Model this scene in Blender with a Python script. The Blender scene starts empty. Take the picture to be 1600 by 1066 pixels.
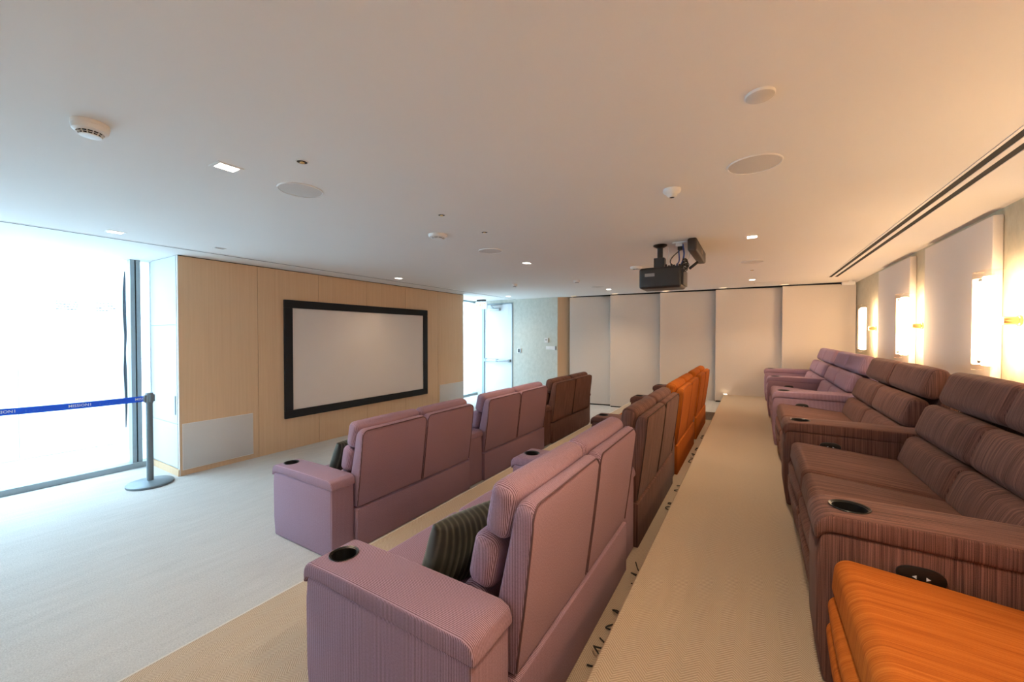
import bpy, bmesh, math, random
from mathutils import Vector, Matrix
random.seed(7)
S = bpy.context.scene
COL = S.collection
PI = math.pi

# ------------------------------------------------------------------ camera, world, exposure
cam_d = bpy.data.cameras.new('camera'); cam = bpy.data.objects.new('camera', cam_d); COL.objects.link(cam)
cam.location = (0, 0, 1.80)
cam.rotation_euler = (math.radians(90 - 0.836), 0, math.radians(31.25))
cam_d.sensor_width = 36; cam_d.lens = 618.77 / 1600 * 36; cam_d.clip_start = 0.05
S.camera = cam
S.view_settings.view_transform = 'Standard'; S.view_settings.look = 'None'
S.view_settings.exposure = 1.3; S.view_settings.gamma = 1.0; S.view_settings.use_curve_mapping = False
S.cycles.use_denoising = True
S.cycles.diffuse_bounces = 8; S.cycles.max_bounces = 12; S.cycles.transparent_max_bounces = 12
S.cycles.sample_clamp_indirect = 6.0
W = bpy.data.worlds.new('sky'); S.world = W; W.use_nodes = True
bg = W.node_tree.nodes['Background']
bg.inputs[0].default_value = (0.60, 0.835, 1.0, 1); bg.inputs[1].default_value = 5.6
SCONCE = (1.0, 0.68, 0.40); SCONCE_E = 28.0
DOWN = (1.0, 0.74, 0.48); DOWN_W = 42.0

def portal(loc, sx, sy, rot):
    l = bpy.data.lights.new('daylight_portal', 'AREA'); l.shape = 'RECTANGLE'; l.size = sx; l.size_y = sy
    l.cycles.is_portal = True
    o = bpy.data.objects.new('daylight_portal', l); COL.objects.link(o); o.location = loc; o.rotation_euler = rot
portal((-7.3, 0.1, 1.45), 2.75, 4.2, (0, -PI / 2, 0))
portal((-7.3, 8.8, 1.45), 2.75, 1.8, (0, -PI / 2, 0))

# ------------------------------------------------------------------ materials
def nodes(name):
    m = bpy.data.materials.new(name); m.use_nodes = True
    nt = m.node_tree; b = nt.nodes['Principled BSDF']
    return m, nt, b
def N(nt, t, **k):
    n = nt.nodes.new(t)
    for a, v in k.items(): setattr(n, a, v)
    return n
def math_n(nt, op, a, b=None, c=None):
    n = nt.nodes.new('ShaderNodeMath'); n.operation = op
    for i, v in enumerate((a, b, c)):
        if v is None: continue
        if isinstance(v, (int, float)): n.inputs[i].default_value = v
        else: nt.links.new(v, n.inputs[i])
    return n.outputs[0]
def mixc(nt, f, a, b):
    n = nt.nodes.new('ShaderNodeMix'); n.data_type = 'RGBA'
    for i, v in ((0, f), (6, a), (7, b)):
        if isinstance(v, (tuple, list)): n.inputs[i].default_value = (*v, 1)
        elif isinstance(v, (int, float)): n.inputs[i].default_value = v
        else: nt.links.new(v, n.inputs[i])
    return n.outputs[2]
def bump(nt, b, h, strength=.3, dist=.002):
    n = nt.nodes.new('ShaderNodeBump'); n.inputs['Strength'].default_value = strength; n.inputs['Distance'].default_value = dist
    nt.links.new(h, n.inputs['Height']); nt.links.new(n.outputs[0], b.inputs['Normal'])
def noise(nt, vec, scale, detail=3, rough=.5):
    n = nt.nodes.new('ShaderNodeTexNoise'); n.inputs['Scale'].default_value = scale
    n.inputs['Detail'].default_value = detail; n.inputs['Roughness'].default_value = rough
    if vec is not None: nt.links.new(vec, n.inputs['Vector'])
    return n.outputs['Fac']
def combine(nt, x, y, z):
    n = nt.nodes.new('ShaderNodeCombineXYZ')
    for i, v in enumerate((x, y, z)):
        if isinstance(v, (int, float)): n.inputs[i].default_value = v
        else: nt.links.new(v, n.inputs[i])
    return n.outputs[0]
def objxyz(nt):
    t = nt.nodes.new('ShaderNodeTexCoord'); s = nt.nodes.new('ShaderNodeSeparateXYZ')
    nt.links.new(t.outputs['Object'], s.inputs[0])
    return t.outputs['Object'], s.outputs[0], s.outputs[1], s.outputs[2]
def ramp(nt, f, stops):
    n = nt.nodes.new('ShaderNodeValToRGB'); e = n.color_ramp.elements
    while len(e) < len(stops): e.new(.5)
    for i, (p, c) in enumerate(stops): e[i].position = p; e[i].color = (*c, 1)
    nt.links.new(f, n.inputs[0]); return n.outputs[0]
def plain(name, col, rough=.6, metal=0, nscale=0, namt=.06, emit=None, spec=.5):
    m, nt, b = nodes(name)
    b.inputs['Roughness'].default_value = rough; b.inputs['Metallic'].default_value = metal
    b.inputs['Specular IOR Level'].default_value = spec
    b.inputs['Base Color'].default_value = (*col, 1)
    if nscale:
        v, x, y, z = objxyz(nt); f = noise(nt, v, nscale)
        nt.links.new(mixc(nt, f, tuple(c * (1 - namt) for c in col), tuple(min(1, c * (1 + namt)) for c in col)), b.inputs['Base Color'])
        bump(nt, b, f, .15, .001)
    if emit:
        b.inputs['Emission Color'].default_value = (*emit[0], 1); b.inputs['Emission Strength'].default_value = emit[1]
    return m

def side_coord(nt):
    v, x, y, z = objxyz(nt)
    g = nt.nodes.new('ShaderNodeNewGeometry'); s = nt.nodes.new('ShaderNodeSeparateXYZ')
    nt.links.new(g.outputs['Normal'], s.inputs[0])
    side = math_n(nt, 'GREATER_THAN', math_n(nt, 'ABSOLUTE', s.outputs[1]), .72)
    a = math_n(nt, 'ADD', math_n(nt, 'MULTIPLY', side, x), math_n(nt, 'MULTIPLY', math_n(nt, 'SUBTRACT', 1.0, side), y))
    b = math_n(nt, 'ADD', math_n(nt, 'MULTIPLY', side, z), math_n(nt, 'MULTIPLY', math_n(nt, 'SUBTRACT', 1.0, side), math_n(nt, 'ADD', x, z)))
    return v, a, b
def ribbed_fabric(name, light, dark, red):
    m, nt, bs = nodes(name); v, a, b = side_coord(nt)
    rib = math_n(nt, 'SINE', math_n(nt, 'MULTIPLY', a, 2 * PI / .0068))
    rib = math_n(nt, 'MULTIPLY_ADD', rib, .5, .5)
    g = nt.nodes.new('ShaderNodeNewGeometry'); sx = nt.nodes.new('ShaderNodeSeparateXYZ'); nt.links.new(g.outputs['Normal'], sx.inputs[0])
    flat = math_n(nt, 'GREATER_THAN', sx.outputs[0], .85)      # the weave shows as flecks rather than ribs on the rear covers
    rib = math_n(nt, 'MULTIPLY_ADD', math_n(nt, 'SUBTRACT', rib, .5), math_n(nt, 'SUBTRACT', 1.0, math_n(nt, 'MULTIPLY', flat, .6)), .5)
    fleck = noise(nt, combine(nt, math_n(nt, 'MULTIPLY', a, 260.0), math_n(nt, 'MULTIPLY', b, 130.0), 0), 1.0, 2, .7)
    big = noise(nt, v, 3.0, 2)
    f = math_n(nt, 'ADD', math_n(nt, 'MULTIPLY', rib, .66), math_n(nt, 'MULTIPLY', fleck, .44))
    c = ramp(nt, f, [(.18, dark), (.55, red), (.9, light)])
    c = mixc(nt, math_n(nt, 'MULTIPLY', big, .25), c, tuple(x * .8 for x in light))
    nt.links.new(c, bs.inputs['Base Color']); bs.inputs['Roughness'].default_value = .95
    bs.inputs['Specular IOR Level'].default_value = .15
    bs.inputs['Sheen Weight'].default_value = .06
    bump(nt, bs, f, .35, .0015)
    return m
def streak_fabric(name, stops, fine=220.0, sheen=.06):
    m, nt, bs = nodes(name); v, a, b = side_coord(nt)
    s1 = noise(nt, combine(nt, math_n(nt, 'MULTIPLY', a, fine), math_n(nt, 'MULTIPLY', b, 3.0), 0), 1.0, 3, .6)
    s2 = noise(nt, combine(nt, math_n(nt, 'MULTIPLY', a, fine * .22), math_n(nt, 'MULTIPLY', b, 1.5), 4.0), 1.0, 2)
    fl = noise(nt, combine(nt, math_n(nt, 'MULTIPLY', a, 700.0), math_n(nt, 'MULTIPLY', b, 300.0), 0), 1.0, 1)
    f = math_n(nt, 'ADD', math_n(nt, 'ADD', math_n(nt, 'MULTIPLY', s1, .55), math_n(nt, 'MULTIPLY', s2, .3)), math_n(nt, 'MULTIPLY', fl, .15))
    nt.links.new(ramp(nt, f, stops), bs.inputs['Base Color']); bs.inputs['Roughness'].default_value = .95
    bs.inputs['Specular IOR Level'].default_value = .15
    bs.inputs['Sheen Weight'].default_value = sheen
    bump(nt, bs, f, .3, .0015)
    return m
PURPLE = ribbed_fabric('mauve_ribbed_fabric', (.50, .35, .475), (.085, .042, .058), (.325, .188, .235))
BROWN = streak_fabric('brown_streaked_fabric', [(.34, (.026, .013, .013)), (.45, (.112, .054, .046)), (.55, (.19, .093, .076)), (.68, (.34, .165, .115))], 340.0)
ORANGE = streak_fabric('orange_streaked_fabric', [(.30, (.25, .056, .009)), (.5, (.42, .112, .015)), (.7, (.57, .18, .03))], sheen=0)
PIPE_P = plain('mauve_piping', (.12, .06, .07), .9)
PIPE_B = plain('brown_piping', (.05, .025, .02), .9)
PIPE_O = plain('orange_piping', (.30, .08, .015), .9)
BLACKP = plain('black_plastic', (.012, .012, .013), .35)
BLACKM = plain('matte_black', (.006, .008, .012), .8, nscale=40, namt=.3)
CHAR = plain('projector_charcoal', (.030, .029, .032), .4, nscale=30, namt=.1)
STEEL = plain('brushed_grey_steel', (.40, .42, .43), .35, .8, nscale=60, namt=.08)
GREYP = plain('grey_stanchion', (.17, .21, .235), .42, .3, nscale=50, namt=.06)
ALU = plain('window_aluminium', (.27, .32, .34), .45, .25, nscale=20, namt=.04)
DARKGAP = plain('dark_gap', (.012, .012, .012), .9)
SLOTGREY = plain('dark_slot', (.045, .042, .04), .8)
WHITE = plain('white_plastic', (.80, .79, .77), .45, nscale=15, namt=.02)
OFFW = plain('speaker_grille_white', (.62, .60, .58), .8, nscale=300, namt=.12)
CEIL = plain('ceiling_paint', (.80, .785, .765), .9, nscale=2.0, namt=.012, spec=.2)
PAINT = plain('white_wall_paint', (.78, .79, .80), .8, nscale=3, namt=.02)
DOORW = plain('white_door_paint', (.70, .72, .735), .55, nscale=3, namt=.015)
SIDEW = plain('side_panel_paint', (.58, .605, .62), .6, nscale=3, namt=.02)
SCREEN = plain('projection_screen_fabric', (.70, .655, .625), .9, nscale=1.2, namt=.015, spec=.2)
PANELF = plain('acoustic_panel_fabric', (.66, .605, .555), .95, nscale=180, namt=.07, spec=.15)
BRASS = plain('brass', (.72, .50, .22), .35, .9, nscale=40, namt=.05)
BLUE = plain('blue_belt', (.004, .105, .80), .6, nscale=120, namt=.08)
BELTW = plain('belt_print_white', (.75, .80, .9), .6)
BELTD = plain('belt_print_pale_blue', (.12, .25, .75), .6)
OUTW = plain('outdoor_white_wall', (.82, .83, .84), .8, nscale=4, namt=.03)
OUTG = plain('outdoor_paving', (.6, .6, .6), .9, nscale=6, namt=.06)
DKBLUE = plain('dark_blue_strip', (.003, .008, .014), .9, spec=.1)
DECAL = plain('grey_decal_print', (.42, .45, .47), .7)
CABLEB = plain('black_cable', (.012, .012, .012), .5)
CABLEBL = plain('blue_cable', (.03, .08, .30), .5)
CABLEW = plain('white_cable', (.6, .6, .6), .5)
LABELG = plain('grey_label_plate', (.30, .29, .28), .5, nscale=90, namt=.3)
LABELT = plain('tan_label', (.28, .22, .17), .6)
SIGNR = plain('exit_letters', (.9, .25, .05), .5, emit=((1, .22, .03), .55))
SIGNW = plain('exit_sign_face', (.85, .86, .86), .4)
LEDM = plain('downlight_led', (1, .95, .9), .5, emit=((1.0, .88, .74), 6.0))
LEDR = plain('step_led', (1, .9, .7), .5, emit=((1.0, .78, .5), 3.0))
NOSE_HI = plain('nosing_highlight', (.62, .59, .54), .9, nscale=120, namt=.1)
DISCGLOW = plain('ceiling_disc_glow', (1, .85, .65), .5, emit=((1.0, .70, .42), .55))
LAMP = plain('sconce_tube_glow', (1, .9, .7), .5, emit=(SCONCE, SCONCE_E))

def glass_mat(name, tint=(.96, .99, 1.0), gloss=.06):
    m = bpy.data.materials.new(name); m.use_nodes = True; nt = m.node_tree; nt.nodes.clear()
    o = N(nt, 'ShaderNodeOutputMaterial'); t = N(nt, 'ShaderNodeBsdfTransparent'); g = N(nt, 'ShaderNodeBsdfGlossy'); mx = N(nt, 'ShaderNodeMixShader')
    t.inputs[0].default_value = (*tint, 1); g.inputs['Roughness'].default_value = .02
    mx.inputs[0].default_value = gloss
    nt.links.new(t.outputs[0], mx.inputs[1]); nt.links.new(g.outputs[0], mx.inputs[2])
    nt.links.new(mx.outputs[0], o.inputs[0]); return m
GLASS = glass_mat('window_glass')
SGLASS = glass_mat('sconce_glass', (1, .97, .93))

def wood_mat():
    m, nt, b = nodes('pale_oak_veneer'); v, x, y, z = objxyz(nt)
    info = nt.nodes.new('ShaderNodeObjectInfo')
    r = math_n(nt, 'MULTIPLY', info.outputs['Random'], 7.0)
    h = math_n(nt, 'ADD', x, y)
    g1 = noise(nt, combine(nt, math_n(nt, 'MULTIPLY', h, 40.0), r, math_n(nt, 'MULTIPLY', z, .9)), 1.0, 4, .55)
    g2 = noise(nt, combine(nt, math_n(nt, 'MULTIPLY', h, 260.0), r, math_n(nt, 'MULTIPLY', z, 4.0)), 1.0, 2)
    f = math_n(nt, 'ADD', math_n(nt, 'MULTIPLY', g1, .7), math_n(nt, 'MULTIPLY', g2, .3))
    c = ramp(nt, f, [(.25, (.635, .43, .27)), (.5, (.68, .475, .30)), (.75, (.72, .515, .335))])
    nt.links.new(c, b.inputs['Base Color']); b.inputs['Roughness'].default_value = .55; b.inputs['Specular IOR Level'].default_value = .3
    return m
WOOD = wood_mat()
def wallpaper(name, a, bb):
    m, nt, b = nodes(name); v, x, y, z = objxyz(nt)
    h = math_n(nt, 'ADD', x, y)
    g1 = noise(nt, combine(nt, math_n(nt, 'MULTIPLY', h, 12.0), 0, math_n(nt, 'MULTIPLY', z, 9.0)), 1.0, 5, .65)
    g2 = noise(nt, combine(nt, math_n(nt, 'MULTIPLY', h, 150.0), 3, math_n(nt, 'MULTIPLY', z, 12.0)), 1.0, 2)
    f = math_n(nt, 'ADD', math_n(nt, 'MULTIPLY', g1, .65), math_n(nt, 'MULTIPLY', g2, .35))
    nt.links.new(ramp(nt, f, [(.3, a), (.7, bb)]), b.inputs['Base Color']); b.inputs['Roughness'].default_value = .85
    bump(nt, b, f, .2, .001); return m
GRASS = wallpaper('right_wall_grasscloth', (.40, .36, .26), (.54, .50, .38))
PALEG = wallpaper('pale_green_wallcover', (.48, .50, .44), (.64, .65, .59))
def herring():
    m, nt, b = nodes('herringbone_carpet'); v, x, y, z = objxyz(nt)
    w = .056
    u = math_n(nt, 'FRACT', math_n(nt, 'DIVIDE', x, 2 * w))
    tri = math_n(nt, 'MULTIPLY', math_n(nt, 'ABSOLUTE', math_n(nt, 'SUBTRACT', u, .5)), 2 * w * 1.0)
    s = math_n(nt, 'MULTIPLY_ADD', math_n(nt, 'SINE', math_n(nt, 'MULTIPLY', math_n(nt, 'ADD', y, tri), 2 * PI / .0135)), .5, .5)
    fl = noise(nt, v, 200.0, 3); bg_ = noise(nt, v, 2.5, 3)
    f = math_n(nt, 'ADD', math_n(nt, 'MULTIPLY', s, .6), math_n(nt, 'MULTIPLY', fl, .4))
    c = ramp(nt, f, [(.15, (.33, .265, .20)), (.85, (.60, .50, .39))])
    c = mixc(nt, math_n(nt, 'MULTIPLY', bg_, .22), c, (.52, .43, .33))
    nt.links.new(c, b.inputs['Base Color']); b.inputs['Roughness'].default_value = 1.0; b.inputs['Specular IOR Level'].default_value = .1
    bump(nt, b, f, .5, .003); return m
HERR = herring()
def lowcarpet():
    m, nt, b = nodes('pale_low_carpet'); v, x, y, z = objxyz(nt)
    fl = noise(nt, v, 120.0, 4, .75)
    st = noise(nt, combine(nt, math_n(nt, 'MULTIPLY', x, 14.0), math_n(nt, 'MULTIPLY', y, 2.2), 0), 1.0, 5, .7)
    lines = math_n(nt, 'SMOOTH_MIN', math_n(nt, 'ABSOLUTE', math_n(nt, 'SUBTRACT', st, .5)), .06, .02)
    f = math_n(nt, 'ADD', math_n(nt, 'MULTIPLY', fl, .78), math_n(nt, 'MULTIPLY', st, .22))
    c = ramp(nt, f, [(.3, (.35, .345, .335)), (.7, (.63, .62, .60))])
    nt.links.new(c, b.inputs['Base Color']); b.inputs['Roughness'].default_value = 1.0; b.inputs['Specular IOR Level'].default_value = .1
    h = math_n(nt, 'ADD', math_n(nt, 'MULTIPLY', fl, .5), math_n(nt, 'MULTIPLY', lines, 4.0))
    bump(nt, b, h, .6, .004); return m
LOWC = lowcarpet()
def velvet():
    m, nt, b = nodes('dark_green_velvet'); v, x, y, z = objxyz(nt)
    s = math_n(nt, 'MULTIPLY_ADD', math_n(nt, 'SINE', math_n(nt, 'MULTIPLY', y, 2 * PI / .030)), .5, .5)
    n_ = noise(nt, v, 25.0, 3)
    f = math_n(nt, 'ADD', math_n(nt, 'MULTIPLY', s, .7), math_n(nt, 'MULTIPLY', n_, .3))
    nt.links.new(ramp(nt, f, [(.3, (.006, .007, .005)), (.62, (.018, .020, .014)), (.90, (.075, .072, .05))]), b.inputs['Base Color'])
    b.inputs['Roughness'].default_value = .6; b.inputs['Sheen Weight'].default_value = .6; b.inputs['Sheen Tint'].default_value = (.5, .5, .4, 1)
    return m
VELVET = velvet()

# ------------------------------------------------------------------ mesh helpers
def link(name, me, mat, parent=None, loc=None):
    o = bpy.data.objects.new(name, me); COL.objects.link(o)
    if mat: me.materials.append(mat)
    if parent: o.parent = parent
    if loc: o.location = loc
    return o
def obj(name, bm, mat, parent=None, smooth=False, loc=None):
    me = bpy.data.meshes.new(name); bmesh.ops.recalc_face_normals(bm, faces=bm.faces[:]); bm.to_mesh(me); bm.free()
    if smooth:
        for p in me.polygons: p.use_smooth = True
        if smooth != 'all': me.set_sharp_from_angle(angle=math.radians(40))
    return link(name, me, mat, parent, loc)
def tag(o, label=None, cat=None, group=None, kind=None):
    if label: o['label'] = label
    if cat: o['category'] = cat
    if group: o['group'] = group
    if kind: o['kind'] = kind
    return o
def thing(name, loc, label, cat, group=None):
    o = bpy.data.objects.new(name, None); COL.objects.link(o); o.location = loc; o.empty_display_size = .1
    return tag(o, label, cat, group)
def box(bm, x0, x1, y0, y1, z0, z1, bev=0, seg=2):
    b = bmesh.new()
    vs = [b.verts.new((x, y, z)) for x in (x0, x1) for y in (y0, y1) for z in (z0, z1)]
    for f in ((0, 1, 3, 2), (4, 6, 7, 5), (0, 4, 5, 1), (2, 3, 7, 6), (0, 2, 6, 4), (1, 5, 7, 3)): b.faces.new([vs[i] for i in f])
    if bev: bmesh.ops.bevel(b, geom=b.edges[:], offset=bev, segments=seg, affect='EDGES', profile=.5)
    merge(bm, b); return bm
def merge(bm, b, M=None):
    me = bpy.data.meshes.new('tmp')
    if M is not None: b.transform(M)
    bmesh.ops.recalc_face_normals(b, faces=b.faces[:])
    b.to_mesh(me); b.free(); bm.from_mesh(me); bpy.data.meshes.remove(me)
def bx(*a, **k): return box(bmesh.new(), *a, **k)
def prism(pts, y0, y1, bev=0, seg=2, axis='y'):
    """pts (x,z) outline extruded along y (or (x,y) along z with axis z)"""
    b = bmesh.new()
    P = (lambda p, t: (p[0], t, p[1])) if axis == 'y' else (lambda p, t: (p[0], p[1], t))
    a = [b.verts.new(P(p, y0)) for p in pts]; c = [b.verts.new(P(p, y1)) for p in pts]; n = len(pts)
    b.faces.new(a); b.faces.new(c[::-1])
    for i in range(n): b.faces.new((a[i], c[i], c[(i + 1) % n], a[(i + 1) % n]))
    bmesh.ops.recalc_face_normals(b, faces=b.faces[:])
    if bev: bmesh.ops.bevel(b, geom=b.edges[:], offset=bev, segments=seg, affect='EDGES', profile=.5)
    return b
def lathe(bm, prof, seg=28, M=None, cap0=False, cap1=False):
    b = bmesh.new(); rings = []
    for r, z in prof:
        rings.append([b.verts.new((r * math.cos(2 * PI * i / seg), r * math.sin(2 * PI * i / seg), z)) for i in range(seg)])
    for A, B in zip(rings, rings[1:]):
        for i in range(seg): b.faces.new((A[i], A[(i + 1) % seg], B[(i + 1) % seg], B[i]))
    if cap0: b.faces.new(rings[0][::-1])
    if cap1: b.faces.new(rings[-1])
    merge(bm, b, M); return bm
def tube(bm, pts, r, seg=7, closed=False):
    b = bmesh.new(); pts = [Vector(p) for p in pts]; n = len(pts); rings = []
    for i, p in enumerate(pts):
        a = pts[(i - 1) % n] if (closed or i) else p; c = pts[(i + 1) % n] if (closed or i < n - 1) else p
        t = (c - a).normalized(); u = t.cross(Vector((.31, .17, .93))).normalized()
        w = t.cross(u).normalized()
        rings.append([b.verts.new(p + (u * math.cos(2 * PI * k / seg) + w * math.sin(2 * PI * k / seg)) * r) for k in range(seg)])
    pairs = list(zip(rings, rings[1:])) + ([(rings[-1], rings[0])] if closed else [])
    for A, B in pairs:
        best = min(range(seg), key=lambda s: sum((A[k].co - B[(k + s) % seg].co).length for k in range(seg)))
        for k in range(seg): b.faces.new((A[k], A[(k + 1) % seg], B[(k + 1 + best) % seg], B[(k + best) % seg]))
    if not closed:
        b.faces.new(rings[0][::-1]); b.faces.new(rings[-1])
    merge(bm, b); return bm
def smoothpath(pts, n=8):
    P = [Vector(p) for p in pts]; out = []
    for i in range(len(P) - 1):
        p0 = P[max(i - 1, 0)]; p1 = P[i]; p2 = P[i + 1]; p3 = P[min(i + 2, len(P) - 1)]
        for k in range(n):
            t = k / n
            out.append(.5 * ((2 * p1) + (p2 - p0) * t + (2 * p0 - 5 * p1 + 4 * p2 - p3) * t * t + (3 * p1 - p0 - 3 * p2 + p3) * t ** 3))
    out.append(P[-1]); return out
def rbox(size, r, bulge=(0, 0, 0), M=None, k=4, m=4, fn=None):
    """soft cushion: rounded box with bulging faces"""
    h = [s / 2 for s in size]
    def samples(hh):
        inner = max(hh - r, 1e-4)
        e = [inner + r * math.tan(PI / 4 * i / k) for i in range(k, 0, -1)]
        mid = [inner * (1 - 2 * i / m) for i in range(0, m + 1)]
        return [-x for x in e] + [-x for x in mid] + e[::-1]
    Sx = [samples(x) for x in h]
    b = bmesh.new()
    def pos(p):
        q = [max(-max(h[i] - r, 1e-4), min(max(h[i] - r, 1e-4), p[i])) for i in range(3)]
        d = Vector([p[i] - q[i] for i in range(3)])
        v = Vector(q) + (d.normalized() * r if d.length > 1e-9 else d)
        un = [max(-1, min(1, p[i] / h[i])) for i in range(3)]
        o = v.copy()
        for i in range(3):
            if bulge[i]:
                a, c = [j for j in range(3) if j != i]
                o[i] += bulge[i] * (v[i] / h[i]) * (1 - un[a] ** 2) * (1 - un[c] ** 2)
        if fn: o = fn(o)
        return o
    for ax in range(3):
        a, c = [j for j in range(3) if j != ax]
        for sgn in (-1, 1):
            grid = []
            for s in Sx[a]:
                row = []
                for t in Sx[c]:
                    p = [0, 0, 0]; p[ax] = sgn * h[ax]; p[a] = s; p[c] = t
                    row.append(b.verts.new(pos(p)))
                grid.append(row)
            for i in range(len(grid) - 1):
                for j in range(len(grid[0]) - 1):
                    b.faces.new((grid[i][j], grid[i + 1][j], grid[i + 1][j + 1], grid[i][j + 1]))
    bmesh.ops.remove_doubles(b, verts=b.verts[:], dist=1e-5)
    bmesh.ops.recalc_face_normals(b, faces=b.faces[:])
    if M is not None: b.transform(M)
    return b
def inset(P, d):
    n = len(P); out = []
    area = sum(P[i][0] * P[(i + 1) % n][1] - P[(i + 1) % n][0] * P[i][1] for i in range(n)); sg = 1 if area > 0 else -1
    for i in range(n):
        a, b, c = Vector(P[i - 1]), Vector(P[i]), Vector(P[(i + 1) % n])
        t = ((b - a).normalized() + (c - b).normalized()).normalized()
        out.append((b.x - sg * t.y * d, b.y + sg * t.x * d))
    return out
def shell(P, y0, y1, ztop, R):
    """upholstered slab: outline P in (x,z), soft side edges and rounded top corners"""
    st = [(0, .012), (.002, .006), (.006, .002), (.013, 0), (.022, 0), (.034, 0), (.05, 0)]
    st = [(y0 + a, d, a) for a, d in st] + [(y1 - a, d, a) for a, d in reversed(st)]
    b = bmesh.new(); rings = []
    for y, d, a in st:
        drop = R - math.sqrt(max(0, R * R - max(0, R - a) ** 2))
        Q = inset(P, d) if d else P
        rings.append([b.verts.new((x, y, z - drop * max(0, (z - ztop + .25) / .25))) for x, z in Q])
    n = len(P)
    for A, B in zip(rings, rings[1:]):
        for i in range(n): b.faces.new((A[i], A[(i + 1) % n], B[(i + 1) % n], B[i]))
    b.faces.new(rings[0][::-1]); b.faces.new(rings[-1])
    return b
def place(c, tilt=0):
    return Matrix.Translation(c) @ Matrix.Rotation(tilt, 4, 'Y')
def text_mesh(txt, size, M, name, mat, parent, align='CENTER'):
    cu = bpy.data.curves.new('txt', 'FONT'); cu.body = txt; cu.size = size; cu.align_x = align; cu.align_y = 'CENTER'; cu.resolution_u = 2; cu.extrude = .0004; cu.offset = size * .008
    t = bpy.data.objects.new('txt', cu); COL.objects.link(t)
    bpy.context.view_layer.update()
    me = bpy.data.meshes.new_from_object(t.evaluated_get(bpy.context.evaluated_depsgraph_get()))
    bpy.data.objects.remove(t); bpy.data.curves.remove(cu)
    me.name = name; me.transform(M); me.materials.clear()
    return link(name, me, mat, parent)
def struct(o, label=None):
    o['kind'] = 'structure'
    if label: o['label'] = label
    return o

# ------------------------------------------------------------------ room shell
ZC = 2.82; H1 = .175; H2 = .504; XW = -6.222; XR = 1.71; YB = -2.0
struct(obj('floor', bx(-7.32, -2.527, YB, 10.5, -.1, 0), LOWC), 'pale grey beige carpet of the low front floor')
struct(obj('floor', prism([(-2.527, -.1), (-2.527, H1 - .006), (-2.521, H1), (-.52, H1), (-.52, -.1)], YB, 10.4), HERR), 'herringbone beige carpet of the middle seating tier')
struct(obj('floor', prism([(-.527, H1), (-.527, H2 - .008), (-.519, H2), (XR, H2), (XR, -.1), (-.519, -.1)], YB, 9.93), HERR), 'herringbone carpet aisle of the top seating tier')
struct(obj('trim_7', bx(-2.534, -2.520, YB, 9.6, H1 - .012, H1 + .0015, bev=.003), NOSE_HI), 'pale strip painted as the highlight along the edge of the middle tier')  # lighter strip paints the highlight on the step edge
struct(obj('floor', bx(-.86, -.527, 8.42, 9.9, H1, .336, bev=.006), LOWC), 'carpeted step up to the top tier at the far end')
# ceiling slabs (a dark reveal is left along the far end)
cb = bmesh.new(); box(cb, -7.32, 1.85, YB, 9.80, ZC, ZC + .12); box(cb, -7.32, -4.3, 9.80, 10.6, ZC, ZC + .12); box(cb, 1.60, 1.85, 9.80, 10.6, ZC, ZC + .12)
ceil = struct(obj('ceiling', cb, CEIL))
struct(obj('trim_1', bx(-4.3, 1.6, 9.80, 10.5, ZC + .05, ZC + .12), DARKGAP), 'dark recess between far panels and ceiling')
struct(obj('trim_2', bx(-5.762, -5.742, YB, 9.68, ZC - .004, ZC + .002), SLOTGREY), 'dark ceiling shadow line along the screen wall')
struct(obj('trim_3', bx(-5.742, -5.72, YB, 9.68, ZC - .003, ZC + .002), CEIL), 'pale lip of the ceiling shadow line')
hb = bmesh.new()
for a in ((.02, .034, 9.02, 9.24), (.02, .50, 9.02, 9.032)): box(hb, *a, ZC - .002, ZC + .001)
struct(obj('trim_4', hb, OFFW), 'thin outline of a flush ceiling hatch')

# right wall
struct(obj('wall_right', bx(XR, XR + .14, YB, 10.5, -.1, ZC), GRASS), 'beige green grasscloth wall behind the back row')
struct(obj('wall_back', bx(-7.32, XR + .14, YB - .14, YB, -.1, ZC + .12), PAINT))
# far wall with core and return
struct(obj('wall_far', bx(-4.46, XR, 10.40, 10.54, -.1, ZC + .12), DARKGAP), 'far wall behind the shingled fabric panels')
struct(obj('trim_5', prism([(-4.46, 9.704), (-4.20, 9.90), (-4.20, 10.2), (-4.46, 10.2)], 0, ZC, axis='z'), WOOD), 'oak return at the end of the pale green wall')
struct(obj('gap_shadow_far', bx(-4.05, XR, 9.97, 9.99, 0, .06), DARKGAP), 'dark strip painted as the shadow gap under the far panels')  # black strip stands in for the shade below the panels

# far acoustic panels: left edge proud, right edge set back behind its neighbour
edges = [-4.13, -3.04, -1.855, -.692, .518, 1.70]
names = ['leftmost full-height fabric panel on the far wall beside the oak return', 'second fabric panel from the left on the far wall',
         'middle fabric panel on the far wall behind the orange seats', 'fabric panel at the end of the carpeted aisle on the far wall',
         'rightmost fabric panel on the far wall in the corner by the lamps']
for i in range(5):
    x0, x1 = edges[i], edges[i + 1] + (.06 if i < 4 else -.002)
    zb = .03 if x0 < -2.6 else (H1 + .03 if i < 3 else (.366 if i == 3 else H2 + .03))
    y0, y1 = 9.745, 9.925
    b = prism([(x0, y0), (x0, y0 + .05), (x1, y1 + .05), (x1, y1)], zb, ZC - .026, bev=.006, axis='z')
    po = obj('gap_shadow', prism([(x0 + .01, y0 + .02), (x0 + .01, y0 + .05), (x1, y1 + .05), (x1, y1 + .012)], zb - .03, zb + .03, axis='z'), DARKGAP)  # dark strip painted in as the shadow at the panel foot
    pan = tag(obj('fabric_panel', b, PANELF), names[i], 'panel', 'fabric panels on the far wall')
    po.parent = pan

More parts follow.
